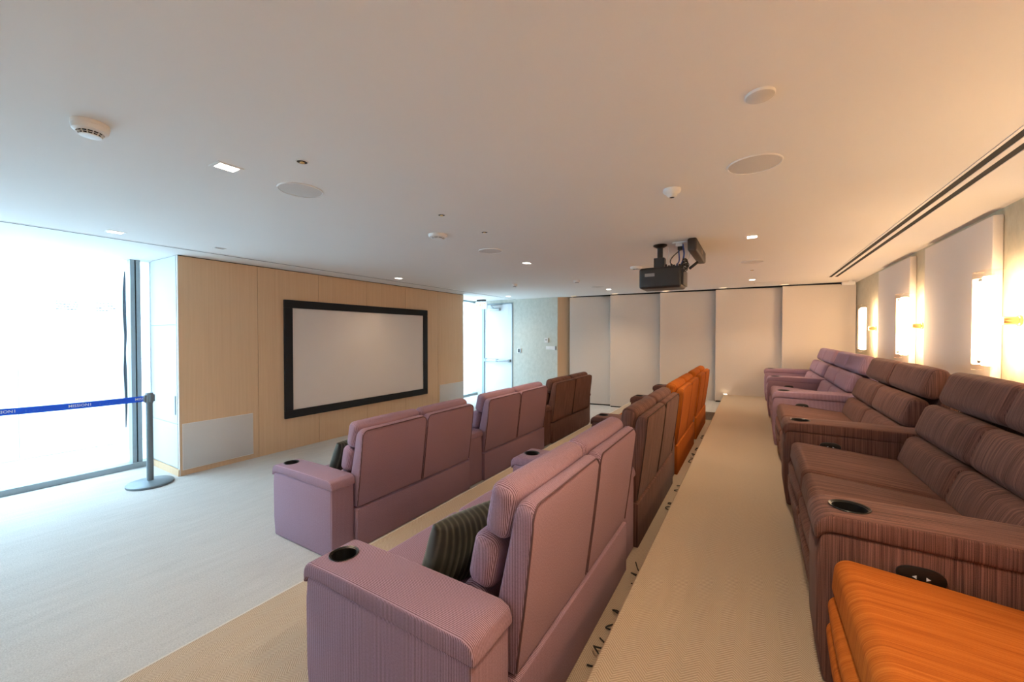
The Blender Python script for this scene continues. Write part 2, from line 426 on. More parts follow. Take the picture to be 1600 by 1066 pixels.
for i, x in enumerate((-3.99, -2.90, -1.71, -.55, .545)):  # warm bright ovals on the ceiling, put in as glowing discs
    t = thing('ceiling_glow_disc', (x, 9.66, ZC), ('small glowing disc on the ceiling above the left edge of the ' + ('leftmost', 'second', 'middle', 'fourth', 'rightmost')[i] + ' far fabric panel'), 'light', 'glowing discs above the far panels')
    WR = .085
    b = bmesh.new(); lz_ = [(WR * .9, -.003), (WR, -.004), (WR, 0)]
    lathe(b, lz_, 28); obj('rim', b, WHITE, t, True)
    obj('lens', lathe(bmesh.new(), [(WR * .9, -.003), (0, -.0045)], 28), DISCGLOW, t)
# alcove wall with door
ALC_Y = 9.70
ab = bmesh.new(); box(ab, -5.86, -4.46, ALC_Y, ALC_Y + .14, 0, ZC); box(ab, -7.32, -5.86, ALC_Y, ALC_Y + .14, 2.735, ZC); box(ab, -7.32, -6.93, ALC_Y, ALC_Y + .14, 0, 2.735)
struct(obj('wall_alcove', ab, PALEG), 'pale green textured wall between exit door and oak return')
d = obj('door_1', bx(-6.845, -5.89, ALC_Y + .02, ALC_Y + .065, .02, 2.69, bev=.003), DOORW); struct(d, 'white exit door with push bar')
fb = bmesh.new(); box(fb, -6.93, -6.85, ALC_Y - .02, ALC_Y + .1, 0, 2.735); box(fb, -5.885, -5.86, ALC_Y - .02, ALC_Y + .1, 0, 2.735); box(fb, -6.85, -5.885, ALC_Y - .02, ALC_Y + .1, 2.695, 2.735)
obj('door_frame', fb, ALU, d)
pb = bmesh.new(); box(pb, -6.80, -6.0, ALC_Y - .06, ALC_Y - .02, 1.035, 1.09, bev=.012)
obj('push_bar', pb, STEEL, d, True)
eb = bmesh.new()
for xx in (-6.82, -6.42, -5.99): box(eb, xx, xx + .06, ALC_Y - .065, ALC_Y + .02, 1.02, 1.105, bev=.008)
obj('push_bar_bracket', eb, ALU, d, True)
obj('door_closer', bx(-6.62, -6.28, ALC_Y - .07, ALC_Y + .02, 2.52, 2.60, bev=.01), STEEL, d, True)
ar = tube(bmesh.new(), [(-6.5, ALC_Y - .05, 2.61), (-6.45, ALC_Y - .25, 2.655), (-6.2, ALC_Y - .04, 2.69)], .012); obj('closer_arm', ar, STEEL, d, True)

# screen wall: core + oak panels + white side face with doors
wl = struct(obj('wall_left', bx(-7.12, XW - .02, 2.11, 7.89, 0, ZC), PAINT), 'projection screen wall clad in pale oak panels')
seams = [2.10, 3.044, 4.00, 4.972, 5.945, 6.945, 7.90]
for a, b_ in zip(seams, seams[1:]):
    obj('wood_panel', bx(XW - .02, XW, a + .0025, b_ - .0025, .0, ZC - .012, bev=.0015, seg=1), WOOD, wl)
obj('panel_backing', bx(XW - .022, XW - .0175, 2.10, 7.90, 0, ZC - .001), DARKGAP, wl)
obj('corner_trim', bx(XW - .025, XW + .002, 2.094, 2.102, 0, ZC - .004), PAINT, wl)
for z0, z1 in ((.10, .66), (.665, 1.93), (1.935, ZC - .01)):
    obj('side_panel', bx(-7.10, XW - .035, 2.09, 2.11, z0, z1, bev=.002, seg=1), SIDEW, wl)
obj('side_panel_handle', bx(XW - .10, XW - .075, 2.083, 2.092, .78, 1.02), ALU, wl)
struct(obj('baseboard_left', bx(-7.11, XW - .0, 2.082, 2.10, 0, .085), WOOD), 'low oak baseboard under the white side panels')
for nm, y0, y1, z0, z1 in (('white flush speaker grille at the near foot of the oak wall beside the belt post', 2.126, 2.962, .07, .665), ('white flush speaker grille at the far foot of the oak wall', 7.0, 7.885, .07, .64)):
    t = thing('wall_speaker', (XW, (y0 + y1) / 2, z0), nm, 'speaker')
    w, hh = (y1 - y0) / 2, z1 - z0
    obj('grille', bx(0.0, .010, -w + .006, w - .006, .006, hh - .006, bev=.003), OFFW, t, True)
    gb = bmesh.new()
    box(gb, 0, .012, -w, -w + .006, 0, hh); box(gb, 0, .012, w - .006, w, 0, hh); box(gb, 0, .012, -w + .006, w - .006, 0, .006); box(gb, 0, .012, -w + .006, w - .006, hh - .006, hh)
    obj('frame', gb, WHITE, t)

# windows on the left side
def window(name, y0, y1, mulls, label):
    w = struct(obj(name, bx(-7.30, -7.11, y0, y1, 0, .072, bev=.004), ALU), label)
    obj('glass_pane', bx(-7.206, -7.194, y0, y1, .072, ZC), GLASS, w)
    for y in mulls:
        mb = bmesh.new(); box(mb, -7.27, -7.135, y - .052, y - .006, .072, ZC, bev=.003); box(mb, -7.27, -7.135, y + .006, y + .052, .072, ZC, bev=.003); obj('mullion', mb, ALU, w)
        obj('mullion_joint', bx(-7.26, -7.15, y - .006, y + .006, .072, ZC), DARKGAP, w)
    return w
w1 = window('window_1', YB, 2.11, (-.9, 1.945), 'floor to ceiling window with aluminium sill and mullion')
w1b = obj('mullion', bx(-7.27, -7.135, 1.2, 1.2005, .072, .0725), ALU, w1) if False else None
w2 = window('window_2', 7.90, ALC_Y, (), 'narrow floor to ceiling window beside the exit door')
obj('window_head', bx(-7.26, -7.14, 7.90, ALC_Y, ZC - .05, ZC), ALU, w2); pass
struct(obj('wall_window', bx(-7.32, -7.2, 2.11, 7.89, 0, ZC), PAINT), 'outer wall behind the screen wall')
# decals on the glass: two small blocks of four print lines
for nm, ya, yb in (('grey block of small printed lines on the window glass, left one', 1.235, 1.425), ('pale block of small printed lines on the window glass by the mullion', 1.58, 1.765)):
    db = bmesh.new()
    for r_ in range(4):
        z = 2.212 - r_ * .031; y = ya
        while y < yb - .012:
            l = random.uniform(.008, .028); l = min(l, yb - y)
            box(db, -7.1935, -7.1925, y, y + l, z - .007, z + .007); y += l + random.uniform(.004, .009)
    tag(obj('window_decal', db, DECAL), nm, 'decal', 'print decals on the window')
# outdoors
struct(obj('ground', bx(-13, -7.32, -8, 16, -.22, -.12), OUTG), 'pale paving outside the windows')
ow = struct(obj('wall_outside', bx(-9.75, -9.6, -8, 16, -.12, 3.4), OUTW), 'white outside wall of large panels facing the windows')
for i in range(-4, 9):
    for z0, z1 in ((-.10, .62), (.63, 1.36), (1.37, 2.10), (2.11, 2.84), (2.85, 3.38)):
        y0 = i * 1.25
        if i == 1: obj('wall_panel', bx(-9.6, -9.57, y0 + .006, y0 + 1.244, z0, z1, bev=.003, seg=1), OUTW, ow)
        else: obj('wall_panel', bx(-9.6, -9.57, y0 + .006, y0 + 1.244, z0, z1, bev=.003, seg=1), OUTW, ow)
sb = bmesh.new()
zz = [.25, .7, 1.2, 1.5, 1.8, 2.2, 2.55, 2.87]; ww = [.006, .03, .036, .02, .03, .04, .036, .008]
prof = [(2.305 + (.010 if k % 3 == 1 else 0) - w_ / 2, z_) for k, (z_, w_) in enumerate(zip(zz, ww))] + [(2.305 + (.010 if k % 3 == 1 else 0) + w_ / 2, z_) for k, (z_, w_) in reversed(list(enumerate(zip(zz, ww))))]
b = prism(prof, -.012, .012)
b.transform(Matrix.Rotation(PI / 2, 4, 'Z')); b.transform(Matrix.Translation((-8.98, 0, 0)))
tag(obj('weather_strip', b, DKBLUE), 'dark blue narrow torn strip hanging outside the window by the mullion', 'strip')
struct(obj('trim_6', bx(-9.03, -8.99, 2.27, 2.37, -.12, 3.2), OUTW), 'slim white post outside the window')

# ------------------------------------------------------------------ projection screen
t = thing('projection_screen', (XW, 4.99, .495), 'large grey projection screen with black frame on the oak wall', 'screen')
fb = bmesh.new(); w, hh, fw = 1.575, 1.857, .125
box(fb, 0, .045, -w, w, 0, fw, bev=.006); box(fb, 0, .045, -w, w, hh - fw, hh, bev=.006); box(fb, 0, .045, -w, -w + fw, fw, hh - fw, bev=.006); box(fb, 0, .045, w - fw, w, fw, hh - fw, bev=.006)
obj('frame', fb, BLACKM, t); obj('screen_fabric', bx(0.0, .022, -w + fw, w - fw, fw, hh - fw), SCREEN, t)

# ------------------------------------------------------------------ loveseats
DEP = .87
def loveseat(X0, y0, z0, aw, w1_, w2_, fab, pipe, label, group, end=0, rec=0.0, back=0.0, switch=False, arm_fab=None, DEP=.87):
    """faces -X; d runs from the arm fronts (0) to the rear"""
    total = aw + w1_ + w2_ + end; yc = y0 + total / 2
    root = thing('loveseat', (X0 + DEP / 2, yc, z0), label, 'sofa', group)
    ox, oy = -DEP / 2, -total / 2
    T = Matrix.Translation((ox, oy, 0))
    sh = lambda d, z: d + DEP - .87 + (rec + back / .16) * min(.16, max(0, z - .36)) + rec * max(0, z - .52)
    afab = arm_fab or fab
    def add(name, b, mat, parent, smooth=True):
        b.transform(T); return obj(name, b, mat, parent, smooth)
    def arm(a0, a1):
        body = prism([(.030, 0), (.008, .16), (.004, .46), (.016, .568), (DEP - .012, .568), (DEP - .012, 0)], a0 + .006, a1 - .006, bev=.016, seg=3)
        A = add('arm', body, afab, root)
        n = 7; R_ = .062
        pr = [(.0, .538), (-.002, .572)] + [(-.002 + R_ - R_ * math.cos(PI / 2 * i / n), .636 - R_ + R_ * math.sin(PI / 2 * i / n)) for i in range(1, n + 1)]
        pr += [(.25, .640), (.5, .640), (DEP - .05, .636), (DEP - .012, .62), (DEP, .58), (DEP, .555), (.05, .570), (.024, .560), (.014, .538)]
        b = prism(pr, a0, a1, bev=.012, seg=3); b.transform(T)
        cup = lathe(bmesh.new(), [(.0595, .5), (.0595, .72)], 32, Matrix.Translation((.118 + ox, (a0 + a1) / 2 + oy, 0)), True, True)
        mb = bpy.data.meshes.new('c'); cup.to_mesh(mb); cup.free(); co = bpy.data.objects.new('c', mb); COL.objects.link(co); co.parent = A
        cap = obj('arm_cap', b, afab, A, True)
        md = cap.modifiers.new('hole', 'BOOLEAN'); md.object = co; md.operation = 'DIFFERENCE'; md.solver = 'EXACT'; md.use_self = True
        dg = bpy.context.evaluated_depsgraph_get(); me = bpy.data.meshes.new_from_object(cap.evaluated_get(dg)); old = cap.data
        cap.modifiers.clear(); cap.data = me; bpy.data.meshes.remove(old); bpy.data.objects.remove(co); bpy.data.meshes.remove(mb)
        for p in me.polygons: p.use_smooth = True
        me.set_sharp_from_angle(angle=math.radians(40))
        ch = lathe(bmesh.new(), [(.059, .575), (.057, .632), (.0575, .640), (.063, .6425), (.0645, .6405), (.058, .638), (.054, .636), (.051, .576), (.0, .576)], 32, Matrix.Translation((.118, (a0 + a1) / 2, 0)))
        add('cup_holder', ch, BLACKP, A, True)
        if switch:
            b = bmesh.new()
            ring = [(.285 + .062 * math.copysign(abs(math.cos(t)) ** .7, math.cos(t)), .482 + .032 * math.copysign(abs(math.sin(t)) ** .8, math.sin(t))) for t in [2 * PI * i / 28 for i in range(28)]]
            b2 = prism(ring, a0 - .006, a0 + .008, bev=.003); add('control_switch', b2, BLACKP, A, True)
            b3 = bmesh.new()
            for c, s in ((.268, -1), (.302, 1)):
                merge(b3, prism([(c - s * .005, .476), (c - s * .005, .488), (c + s * .006, .482)], a0 - .0075, a0 - .006))
            add('switch_arrows', b3, BELTW, A)
    arm(0, aw)
    if end: arm(total - end, total)
    # base box with rear cover panel
    a = aw; bw = w1_ + w2_
    add('base', prism([(.14, .02), (.14, .34), (DEP - .03, .34), (DEP + .018, .335), (DEP + .018, 0), (.2, 0)], a + .003, a + bw - .003, bev=.008), fab, root)
    for k, (s0, s1) in enumerate(((a, a + w1_), (a + w1_, a + bw))):
        c = (s0 + s1) / 2; w = s1 - s0 - .008
        # seat cushion, slightly falling to the rear
        seat = rbox((.66 + DEP - .87 + back, w, .15), .045, (.0, .0, .018), Matrix.Translation((.375 + (DEP - .87 + back) / 2, c, .404)) @ Matrix.Rotation(math.radians(5), 4, 'Y'))
        add('seat_cushion', seat, fab, root, 'all')
        fr = bmesh.new()
        for fd, fz, fh, ft in ((.092, .318, .105, -6), (.088, .222, .115, -4), (.108, .095, .16, -12)):
            merge(fr, rbox((.11, w - .012, fh), .036, (.016, 0, 0), place((fd, c, fz), math.radians(ft))))
        add('footrest', fr, fab, root, 'all')
        # rear shell
        P = [(.70, .35), (.795, .62), (.842, .84), (.866, .975), (.874, .996), (.890, 1.010), (.910, 1.013), (.932, 1.008), (.946, .995), (.950, .975), (.938, .85), (.908, .60), (.874, .352)]
        P = [(sh(x, z), z) for x, z in P]
        y0_, y1_ = s0 + .006, s1 - .006
        bp = add('back_panel', shell(P, y0_, y1_, 1.013, .055), fab, root)
        xr = lambda z: sh(.874 + (.908 - .874) * (z - .352) / .248, z) if z < .60 else (sh(.908 + .030 * (z - .60) / .25, z) if z < .85 else sh(.938 + .012 * (z - .85) / .125, z))
        loop = []
        for yy, sg in ((y0_ + .006, 1), (y1_ - .006, -1)):
            half = [(xr(z) + .001, yy, z) for z in (.362, .48, .60, .72, .85, .92)]
            for q in range(0, 7):
                an = PI / 2 * q / 6; z = .945 + .055 * math.sin(an); half.append((xr(min(z, .972)) - .06 * max(0, z - .98) , yy + sg * .055 * (1 - math.cos(an)), z))
            loop += half if sg == 1 else half[::-1]
        pb = tube(bmesh.new(), loop, .0042, 6); pb.transform(T); obj('piping', pb, pipe, bp, True)
        # three stacked cushions
        tl = math.radians(12) + rec * .9
        for nm, zc, hz, th, dx in (('lumbar_cushion', .520, .215, .125, .662), ('back_cushion', .733, .222, .125, .718), ('head_pillow', .950, .222, .118, .798)):
            cu = rbox((th, w - .004, hz), .046, (.018, .003, .006), place((sh(dx, zc), c, zc), tl), m=6)
            add(nm, cu, fab, root, 'all')
    return root
ps = dict(fab=PURPLE, pipe=PIPE_P); br = dict(fab=BROWN, pipe=PIPE_B); og = dict(fab=ORANGE, pipe=PIPE_O)
FX, MX, BX = -3.705, -1.685, .205
loveseat(FX, 1.92, 0, .225, .775, .775, **ps, label='mauve loveseat in the front row nearest the belt post, dark cushion inside', group='front row loveseats')
loveseat(FX, 3.70, 0, .29, .80, .85, **ps, label='mauve loveseat in the middle of the front row, before the brown one', group='front row loveseats')
loveseat(FX, 5.65, 0, .29, .855, .855, **br, end=.16, label='brown loveseat at the far end of the front row by the pale green wall', group='front row loveseats')
loveseat(MX, 1.0, H1, .245, .74, .75, **ps, label='large mauve loveseat nearest the camera in the middle row, with green cushion', group='middle row loveseats', DEP=.935)
loveseat(MX, 2.755, H1, .30, .77, .77, **br, arm_fab=PURPLE, label='dark brown loveseat in the middle row between mauve and orange ones', group='middle row loveseats', DEP=.935)
loveseat(MX, 4.62, H1, .29, .765, .765, **og, arm_fab=BROWN, label='orange loveseat in the middle row directly behind the brown one', group='middle row loveseats', DEP=.935)
loveseat(MX, 6.45, H1, .29, .70, .70, **og, end=.26, arm_fab=BROWN, label='farthest orange loveseat at the end of the middle row', group='middle row loveseats', DEP=.935)
loveseat(BX, .0, H2, .26, .785, .785, **og, rec=.13, back=.03, switch=True, label='bright orange loveseat at the lower right corner, nearest in the back row', group='back row loveseats')
loveseat(BX, 1.84, H2, .24, .785, .775, **br, rec=.13, back=.03, switch=True, label='brown striped loveseat in the back row beside the orange one', group='back row loveseats')
loveseat(BX, 3.65, H2, .26, .83, .82, **br, rec=.13, back=.03, switch=True, label='second brown striped loveseat in the back row, in front of the wide wall panel', group='back row loveseats')
loveseat(BX, 5.57, H2, .28, .82, .81, **ps, rec=.13, back=.03, switch=True, label='mauve loveseat in the back row just beyond the brown ones', group='back row loveseats')
loveseat(BX, 7.49, H2, .26, .76, .74, **ps, end=.22, rec=.13, back=.03, switch=True, label='farthest mauve loveseat of the back row, nearest the far fabric panels', group='back row loveseats')

# throw pillows
def throw_pillow(loc, rot, w, h, label):
    def fn(p):
        u, v = p.y / (w / 2), p.z / (h / 2)
        e = max(0, 1 - abs(u) ** 2.2) ** .5 * max(0, 1 - abs(v) ** 2.2) ** .5
        p.x = (math.copysign(1, p.x) if abs(p.x) > 1e-6 else 0) * (.012 + .075 * e + .006 * math.sin(2 * PI * p.y / .030) * e)
        pinch = 1 - .06 * (1 - abs(u)) * abs(v) ** 3 ; pz = 1 - .06 * (1 - abs(v)) * abs(u) ** 3
        p.z *= pinch; p.y *= pz
        return p
    b = rbox((.1, w, h), .012, M=None, k=1, m=44, fn=fn)
    o = obj('throw_pillow', b, VELVET, None, 'all')
    o.location = loc; o.rotation_euler = rot
    return tag(o, label, 'cushion', 'dark velvet throw pillows')
throw_pillow((-1.155, 1.475, H1 + .635), (0, math.radians(22), math.radians(-14)), .44, .40, 'dark green ribbed velvet pillow on the nearest mauve loveseat')
throw_pillow((FX + .42, 2.42, .645), (0, math.radians(22), math.radians(6)), .40, .38, 'dark ribbed pillow peeking over the arm of the front row loveseat')

# ------------------------------------------------------------------ belt posts
def stanchion(x, y, label):
    t = thing('belt_post', (x, y, 0), label, 'post', 'belt barrier posts')
    obj('base', lathe(bmesh.new(), [(.218, 0), (.222, .008), (.222, .024), (.214, .032), (.06, .046), (.04, .052), (0, .052)], 40, None, True), GREYP, t, True)
    obj('pole', lathe(bmesh.new(), [(.033, .04), (.033, 1.0), (.036, 1.003)], 24), GREYP, t, True)
    hb = lathe(bmesh.new(), [(.036, .985), (.039, .99), (.039, 1.09), (.034, 1.108), (0, 1.108)], 24, None, True)
    for a in range(4):
        b = bx(.03, .052, -.016, .016, .998, 1.085, bev=.004); b.transform(Matrix.Rotation(a * PI / 2 + .2, 4, 'Z')); merge(hb, b)
    obj('belt_head', hb, GREYP, t, True)
    return t
stanchion(-6.206, 1.802, 'grey belt post with round base beside the oak wall corner')
stanchion(-6.60, -.55, 'grey belt post by the near window, left of the picture edge')
p0, p1 = Vector((-6.214, 1.756, 1.040)), Vector((-6.592, -.50, 1.085))
n = 24; b = bmesh.new(); dirv = (p1 - p0).normalized(); nor = Vector((-dirv.y, dirv.x, 0)) * .0012
rows = []
def belt_pt(t): p = p0.lerp(p1, t); p.z -= .05 * 4 * t * (1 - t) * .6; return p
for i in range(n + 1):
    p = belt_pt(i / n)
    rows.append([b.verts.new(p + q) for q in (nor + Vector((0, 0, .034)), nor - Vector((0, 0, .034)), -nor - Vector((0, 0, .034)), -nor + Vector((0, 0, .034)))])
for A, B in zip(rows, rows[1:]):
    for k in range(4): b.faces.new((A[k], A[(k + 1) % 4], B[(k + 1) % 4], B[k]))
b.faces.new(rows[0]); b.faces.new(rows[-1][::-1])
belt = tag(obj('barrier_belt', b, BLUE), 'bright blue printed barrier belt stretched from the grey post past the window', 'belt')
# printed words; text runs so that it reads from inside the room (towards the post)
xdir = -dirv; zdir = Vector((0, 0, 1)); ndir = xdir.cross(zdir)
for tt in (.017, .225, .455, .70):
    for txt, sz, off, mat in (('MISS' if tt < .1 else 'MISSION1', .041, 0, BELTW), ('|  .  -- -  .', .030, -1, BELTD)):
        q = tt
        p = belt_pt(q) + ndir * .0022
        M = Matrix(((xdir.x, 0, ndir.x, p.x), (xdir.y, 0, ndir.y, p.y), (0, 1, 0, p.z), (0, 0, 0, 1)))
        if tt < .1 and off: continue
        if off == 0: text_mesh(txt, sz, M, 'belt_lettering', mat, belt)
        else:
            p = belt_pt(q) + ndir * .0022 + xdir * .20
            M = Matrix(((xdir.x, 0, ndir.x, p.x), (xdir.y, 0, ndir.y, p.y), (0, 1, 0, p.z), (0, 0, 0, 1)))
            text_mesh(txt, sz, M, 'belt_lettering', mat, belt)

# ------------------------------------------------------------------ right wall panels and sconces
for y0, y1, lab in ((6.69, 8.11, 'narrower looking padded fabric panel on the right wall, between the two far lamps'), (4.735, 6.205, 'widest looking padded fabric panel on the right wall, beside the nearest lamp'),
                    (2.82, 4.25, 'padded fabric panel on the right wall just outside the picture edge')):
    tag(obj('fabric_panel', rbox((.062, y1 - y0, 2.765 - H2 - .05), .008, M=Matrix.Translation((XR - .034, (y0 + y1) / 2, (2.765 + H2 + .05) / 2)), k=2, m=2), PANELF, None, True), lab, 'panel', 'padded panels on the right wall')
def sconce(y, label):
    t = thing('wall_sconce', (XR, y, 1.91), label, 'lamp', 'glass wall sconces')
    R90 = Matrix.Rotation(-PI / 2, 4, 'Y')
    obj('backplate', lathe(bmesh.new(), [(.0, 0), (.040, 0), (.040, .012), (.036, .016), (0, .016)], 28, R90), BRASS, t, True)
    obj('stem', lathe(bmesh.new(), [(.031, .012), (.031, .088), (.028, .092), (0, .092)], 20, R90), BRASS, t, True)
    obj('lamp_tube', lathe(bmesh.new(), [(0, -.345), (.030, -.345), (.036, -.335), (.036, .335), (.030, .345), (0, .345)], 20, Matrix.Translation((-.150, .03, 0))), LAMP, t, True)
    gb = bmesh.new(); box(gb, -.215, -.205, -.075, .115, -.385, .385, bev=.002); box(gb, -.215, -.095, .105, .115, -.385, .385, bev=.002); 
    obj('glass_shade', gb, SGLASS, t)
    obj('glass_cap', bx(-.213, -.10, -.073, .113, .385, .389, bev=.001), SGLASS, t)
    bb = bmesh.new()
    for z in (-.31, .31):
        lathe(bb, [(0, 0), (.011, 0), (.011, .012), (0, .012)], 12, Matrix.Translation((-.219, -.055, z)) @ Matrix.Rotation(-PI / 2, 4, 'Y'))
        box(bb, -.15, -.145, -.055, -.0, z - .004, z + .004)
    obj('glass_bolt', bb, STEEL, t)
    return t
sconce(8.54, 'farthest glowing glass wall lamp near the corner of the right wall')
sconce(6.49, 'middle glowing glass wall lamp between the two padded panels')
sconce(4.50, 'nearest glowing glass wall lamp at the right edge, with brass boss visible')
sconce(2.55, 'glowing glass wall lamp just outside the right picture edge')
sconce(.60, 'glowing glass wall lamp on the right wall beside the camera')

# ------------------------------------------------------------------ projector
t = thing('projector', (-.90, 4.72, ZC), 'dark grey projector hanging from the ceiling on a short mount', 'projector')
lz = lambda z: z - ZC
body = rbox((.445, .33, .232), .028, (.0, .004, .006), Matrix.Translation((.022, 0.02, lz(2.437))) @ Matrix.Rotation(math.radians(0), 4, 'Y'), m=3)
obj('body', body, CHAR, t, 'all')
obj('rear_face', rbox((.02, .29, .17), .008, M=Matrix.Translation((.255, .02, lz(2.43))), k=2, m=2), CHAR, t, 'all')
obj('lens', lathe(bmesh.new(), [(.075, 0), (.075, .03), (.06, .035), (.055, .01), (0, .004)], 24, Matrix.Translation((-.19, .04, lz(2.43))) @ Matrix.Rotation(-PI / 2, 4, 'Y')), BLACKP, t, True)
obj('label_plate', bx(-.135, -.03, -.152, -.146, lz(2.452), lz(2.487), bev=.001), LABELG, t)
cb = lathe(bmesh.new(), [(0, 0), (.075, 0), (.075, -.012), (.045, -.03), (.03, -.035), (.03, -.16)], 24); obj('ceiling_plate', cb, BLACKP, t, True)
obj('mount_bracket', bx(-.06, .055, -.05, .05, lz(2.52), lz(2.67), bev=.005), CHAR, t)
mb = bmesh.new()
for dx, dy in ((-.12, -.09), (.12, -.09), (.12, .1), (-.12, .1)):
    tube(mb, [(0, 0, lz(2.56)), (dx, dy, lz(2.545)), (dx, dy, lz(2.53))], .010)
obj('mount_arms', mb, BLACKP, t)
cn = bmesh.new()
for i in range(7):
    x = .04 + i * .028; box(cn, x, x + .018, -.09 + .01 * (i % 3), -.06 + .01 * (i % 3), lz(2.535), lz(2.575) + .01 * (i % 2), bev=.002)
obj('connectors', cn, BLACKP, t)
obj('ports', bx(-.12, -.05, -.12, -.10, lz(2.536), lz(2.543)), LABELG, t)
# ceiling box beside
t = thing('ceiling_outlet_plate', (-.66, 4.70, ZC), 'small white outlet plate on the ceiling beside the projector mount', 'outlet')
obj('plate', bx(-.10, .08, -.05, .05, -.012, 0, bev=.003), WHITE, t); obj('socket', bx(-.07, .0, -.03, .03, -.045, -.012, bev=.004), WHITE, t); obj('plug', bx(-.05, .0, -.028, .02, -.085, -.045, bev=.006), BLACKP, t)
t = thing('ceiling_box', (-.545, 4.98, ZC), 'long dark brown box mounted on the ceiling right of the projector', 'box')
BOXM = plain('dark_brown_box', (.045, .033, .027), .5, nscale=20, namt=.1)
obj('housing', bx(-.045, .045, -.46, .46, -.135, 0, bev=.018, seg=3), BOXM, t, True); obj('label', bx(.045, .0465, -.02, .13, -.085, -.04), LABELT, t)
def cable(pts, r, mat, label, name='cable', group=None, cat='cable'):
    b = tube(bmesh.new(), smoothpath(pts, 6), r, 6); return tag(obj(name, b, mat, None, True), label, cat, group)
cable([(-.70, 4.69, 2.74), (-.69, 4.66, 2.62), (-.71, 4.64, 2.57), (-.74, 4.68, 2.54)], .007, CABLEBL, 'blue cable hanging between ceiling and projector top', group='projector cables')
cable([(-.66, 4.69, 2.80), (-.64, 4.65, 2.68), (-.66, 4.63, 2.58), (-.70, 4.66, 2.545)], .008, CABLEBL, 'second blue cable beside the white lead above the projector', group='projector cables')
cable([(-.685, 4.69, 2.735), (-.76, 4.66, 2.66), (-.78, 4.66, 2.60), (-.72, 4.64, 2.545)], .006, CABLEB, 'black power cable looping from the outlet to the projector', group='projector cables')
cable([(-.59, 4.78, 2.79), (-.60, 4.74, 2.66), (-.64, 4.68, 2.60), (-.68, 4.65, 2.55)], .006, CABLEW, 'white cable between the brown ceiling box and projector', group='projector cables')
cable([(-.82, 4.72, 2.79), (-.80, 4.68, 2.70), (-.82, 4.66, 2.6), (-.80, 4.66, 2.545)], .005, CABLEW, 'thin white cable beside the projector mount', group='projector cables')
t = thing('cable_bundle', (-.63, 4.62, 2.56), 'bundled black cable knot hanging above the projector', 'cable')
cb = bmesh.new()
for i in range(7):
    ph = random.random() * 6; rr = random.uniform(.025, .045)
    tube(cb, [(rr * math.cos(a + ph), .025 * math.sin(a * 2 + i), .035 * math.sin(a + ph) + .012 * i - .04) for a in [2 * PI * k / 12 for k in range(12)]], .005, 5, True)
obj('coil', cb, CABLEB, t, True)
obj('adapter', rbox((.11, .03, .026), .006, M=Matrix.Translation((.09, 0, -.015)) @ Matrix.Rotation(math.radians(-38), 4, 'Y'), k=2, m=1), CABLEB, t, 'all')

# ------------------------------------------------------------------ ceiling fittings
def downlight(x, y, l, w, power, label, rot=0):
    t = thing('downlight', (x, y, ZC), label, 'light', 'recessed ceiling downlights')
    fb = bmesh.new(); a = .018
    box(fb, -w / 2 - a, w / 2 + a, -l / 2 - a, -l / 2, -.004, .0); box(fb, -w / 2 - a, w / 2 + a, l / 2, l / 2 + a, -.004, 0)
    box(fb, -w / 2 - a, -w / 2, -l / 2, l / 2, -.004, 0); box(fb, w / 2, w / 2 + a, -l / 2, l / 2, -.004, 0)
    obj('frame', fb, WHITE, t); obj('diffuser', bx(-w / 2, w / 2, -l / 2, l / 2, -.0025, 0), LEDM, t)
    ld = bpy.data.lights.new('downlight_beam', 'SPOT'); ld.energy = power; ld.color = DOWN; ld.spot_size = math.radians(130); ld.spot_blend = 1.0; ld.shadow_soft_size = .05
    lo = bpy.data.objects.new('downlight_beam', ld); COL.objects.link(lo); lo.parent = t; lo.location = (0, 0, -.02)
    return t
for x, y, lab in ((-2.735, 1.17, 'bright rectangular ceiling downlight nearest, right of the big smoke detector'), (-5.39, 1.325, 'ceiling downlight nearest the large left window'),
                  (-5.42, 5.02, 'ceiling downlight above the projection screen'), (-2.73, 4.90, 'ceiling downlight left of the projector, over the front row'),
                  (-2.73, 8.63, 'far ceiling downlight in front of the left far panels'), (-.01, 4.81, 'ceiling downlight over the aisle, right of the projector'),
                  (-.01, 8.52, 'far ceiling downlight at the end of the aisle'), (-5.46, 8.81, 'far ceiling downlight before the exit door'),
                    (-.01, 1.10, 'ceiling downlight above the camera over the aisle, outside the picture')):
    downlight(x, y, .105, .085, DOWN_W if x > -5 else 16.0, lab)
def round_speaker(x, y, r, label):
    t = thing('ceiling_speaker', (x, y, ZC), label, 'speaker', 'round ceiling speakers')
    obj('grille', lathe(bmesh.new(), [(0, -.007), (r * .6, -.0065), (r * .93, -.004), (r * .94, 0)], 40), OFFW, t, True)
    obj('rim', lathe(bmesh.new(), [(r * .94, -.003), (r * .955, -.007), (r * .99, -.006), (r, 0)], 40), WHITE, t, True)
    return t
for x, y, r, lab in ((-2.72, 1.62, .145, 'round ceiling speaker at left, below the nearest downlight'), (.003, 2.78, .145, 'large round ceiling speaker at upper right above the aisle'), (-2.713, 3.97, .145, 'round ceiling speaker in mid ceiling between screen and projector'),
                     (-.011, 6.44, .145, 'round ceiling speaker right of the projector at the far end of the aisle'), (-2.78, 8.06, .145, 'far round ceiling speaker left of the projector')):
    round_speaker(x, y, r, lab)
t = thing('ceiling_cover', (.02, 1.99, ZC), 'small round raised cover disc on the ceiling at upper right', 'cover')
obj('disc', lathe(bmesh.new(), [(0, -.014), (.05, -.014), (.054, -.011)], 32), OFFW, t, True); obj('collar', lathe(bmesh.new(), [(.054, -.011), (.056, -.008), (.056, 0)], 32), WHITE, t, True)
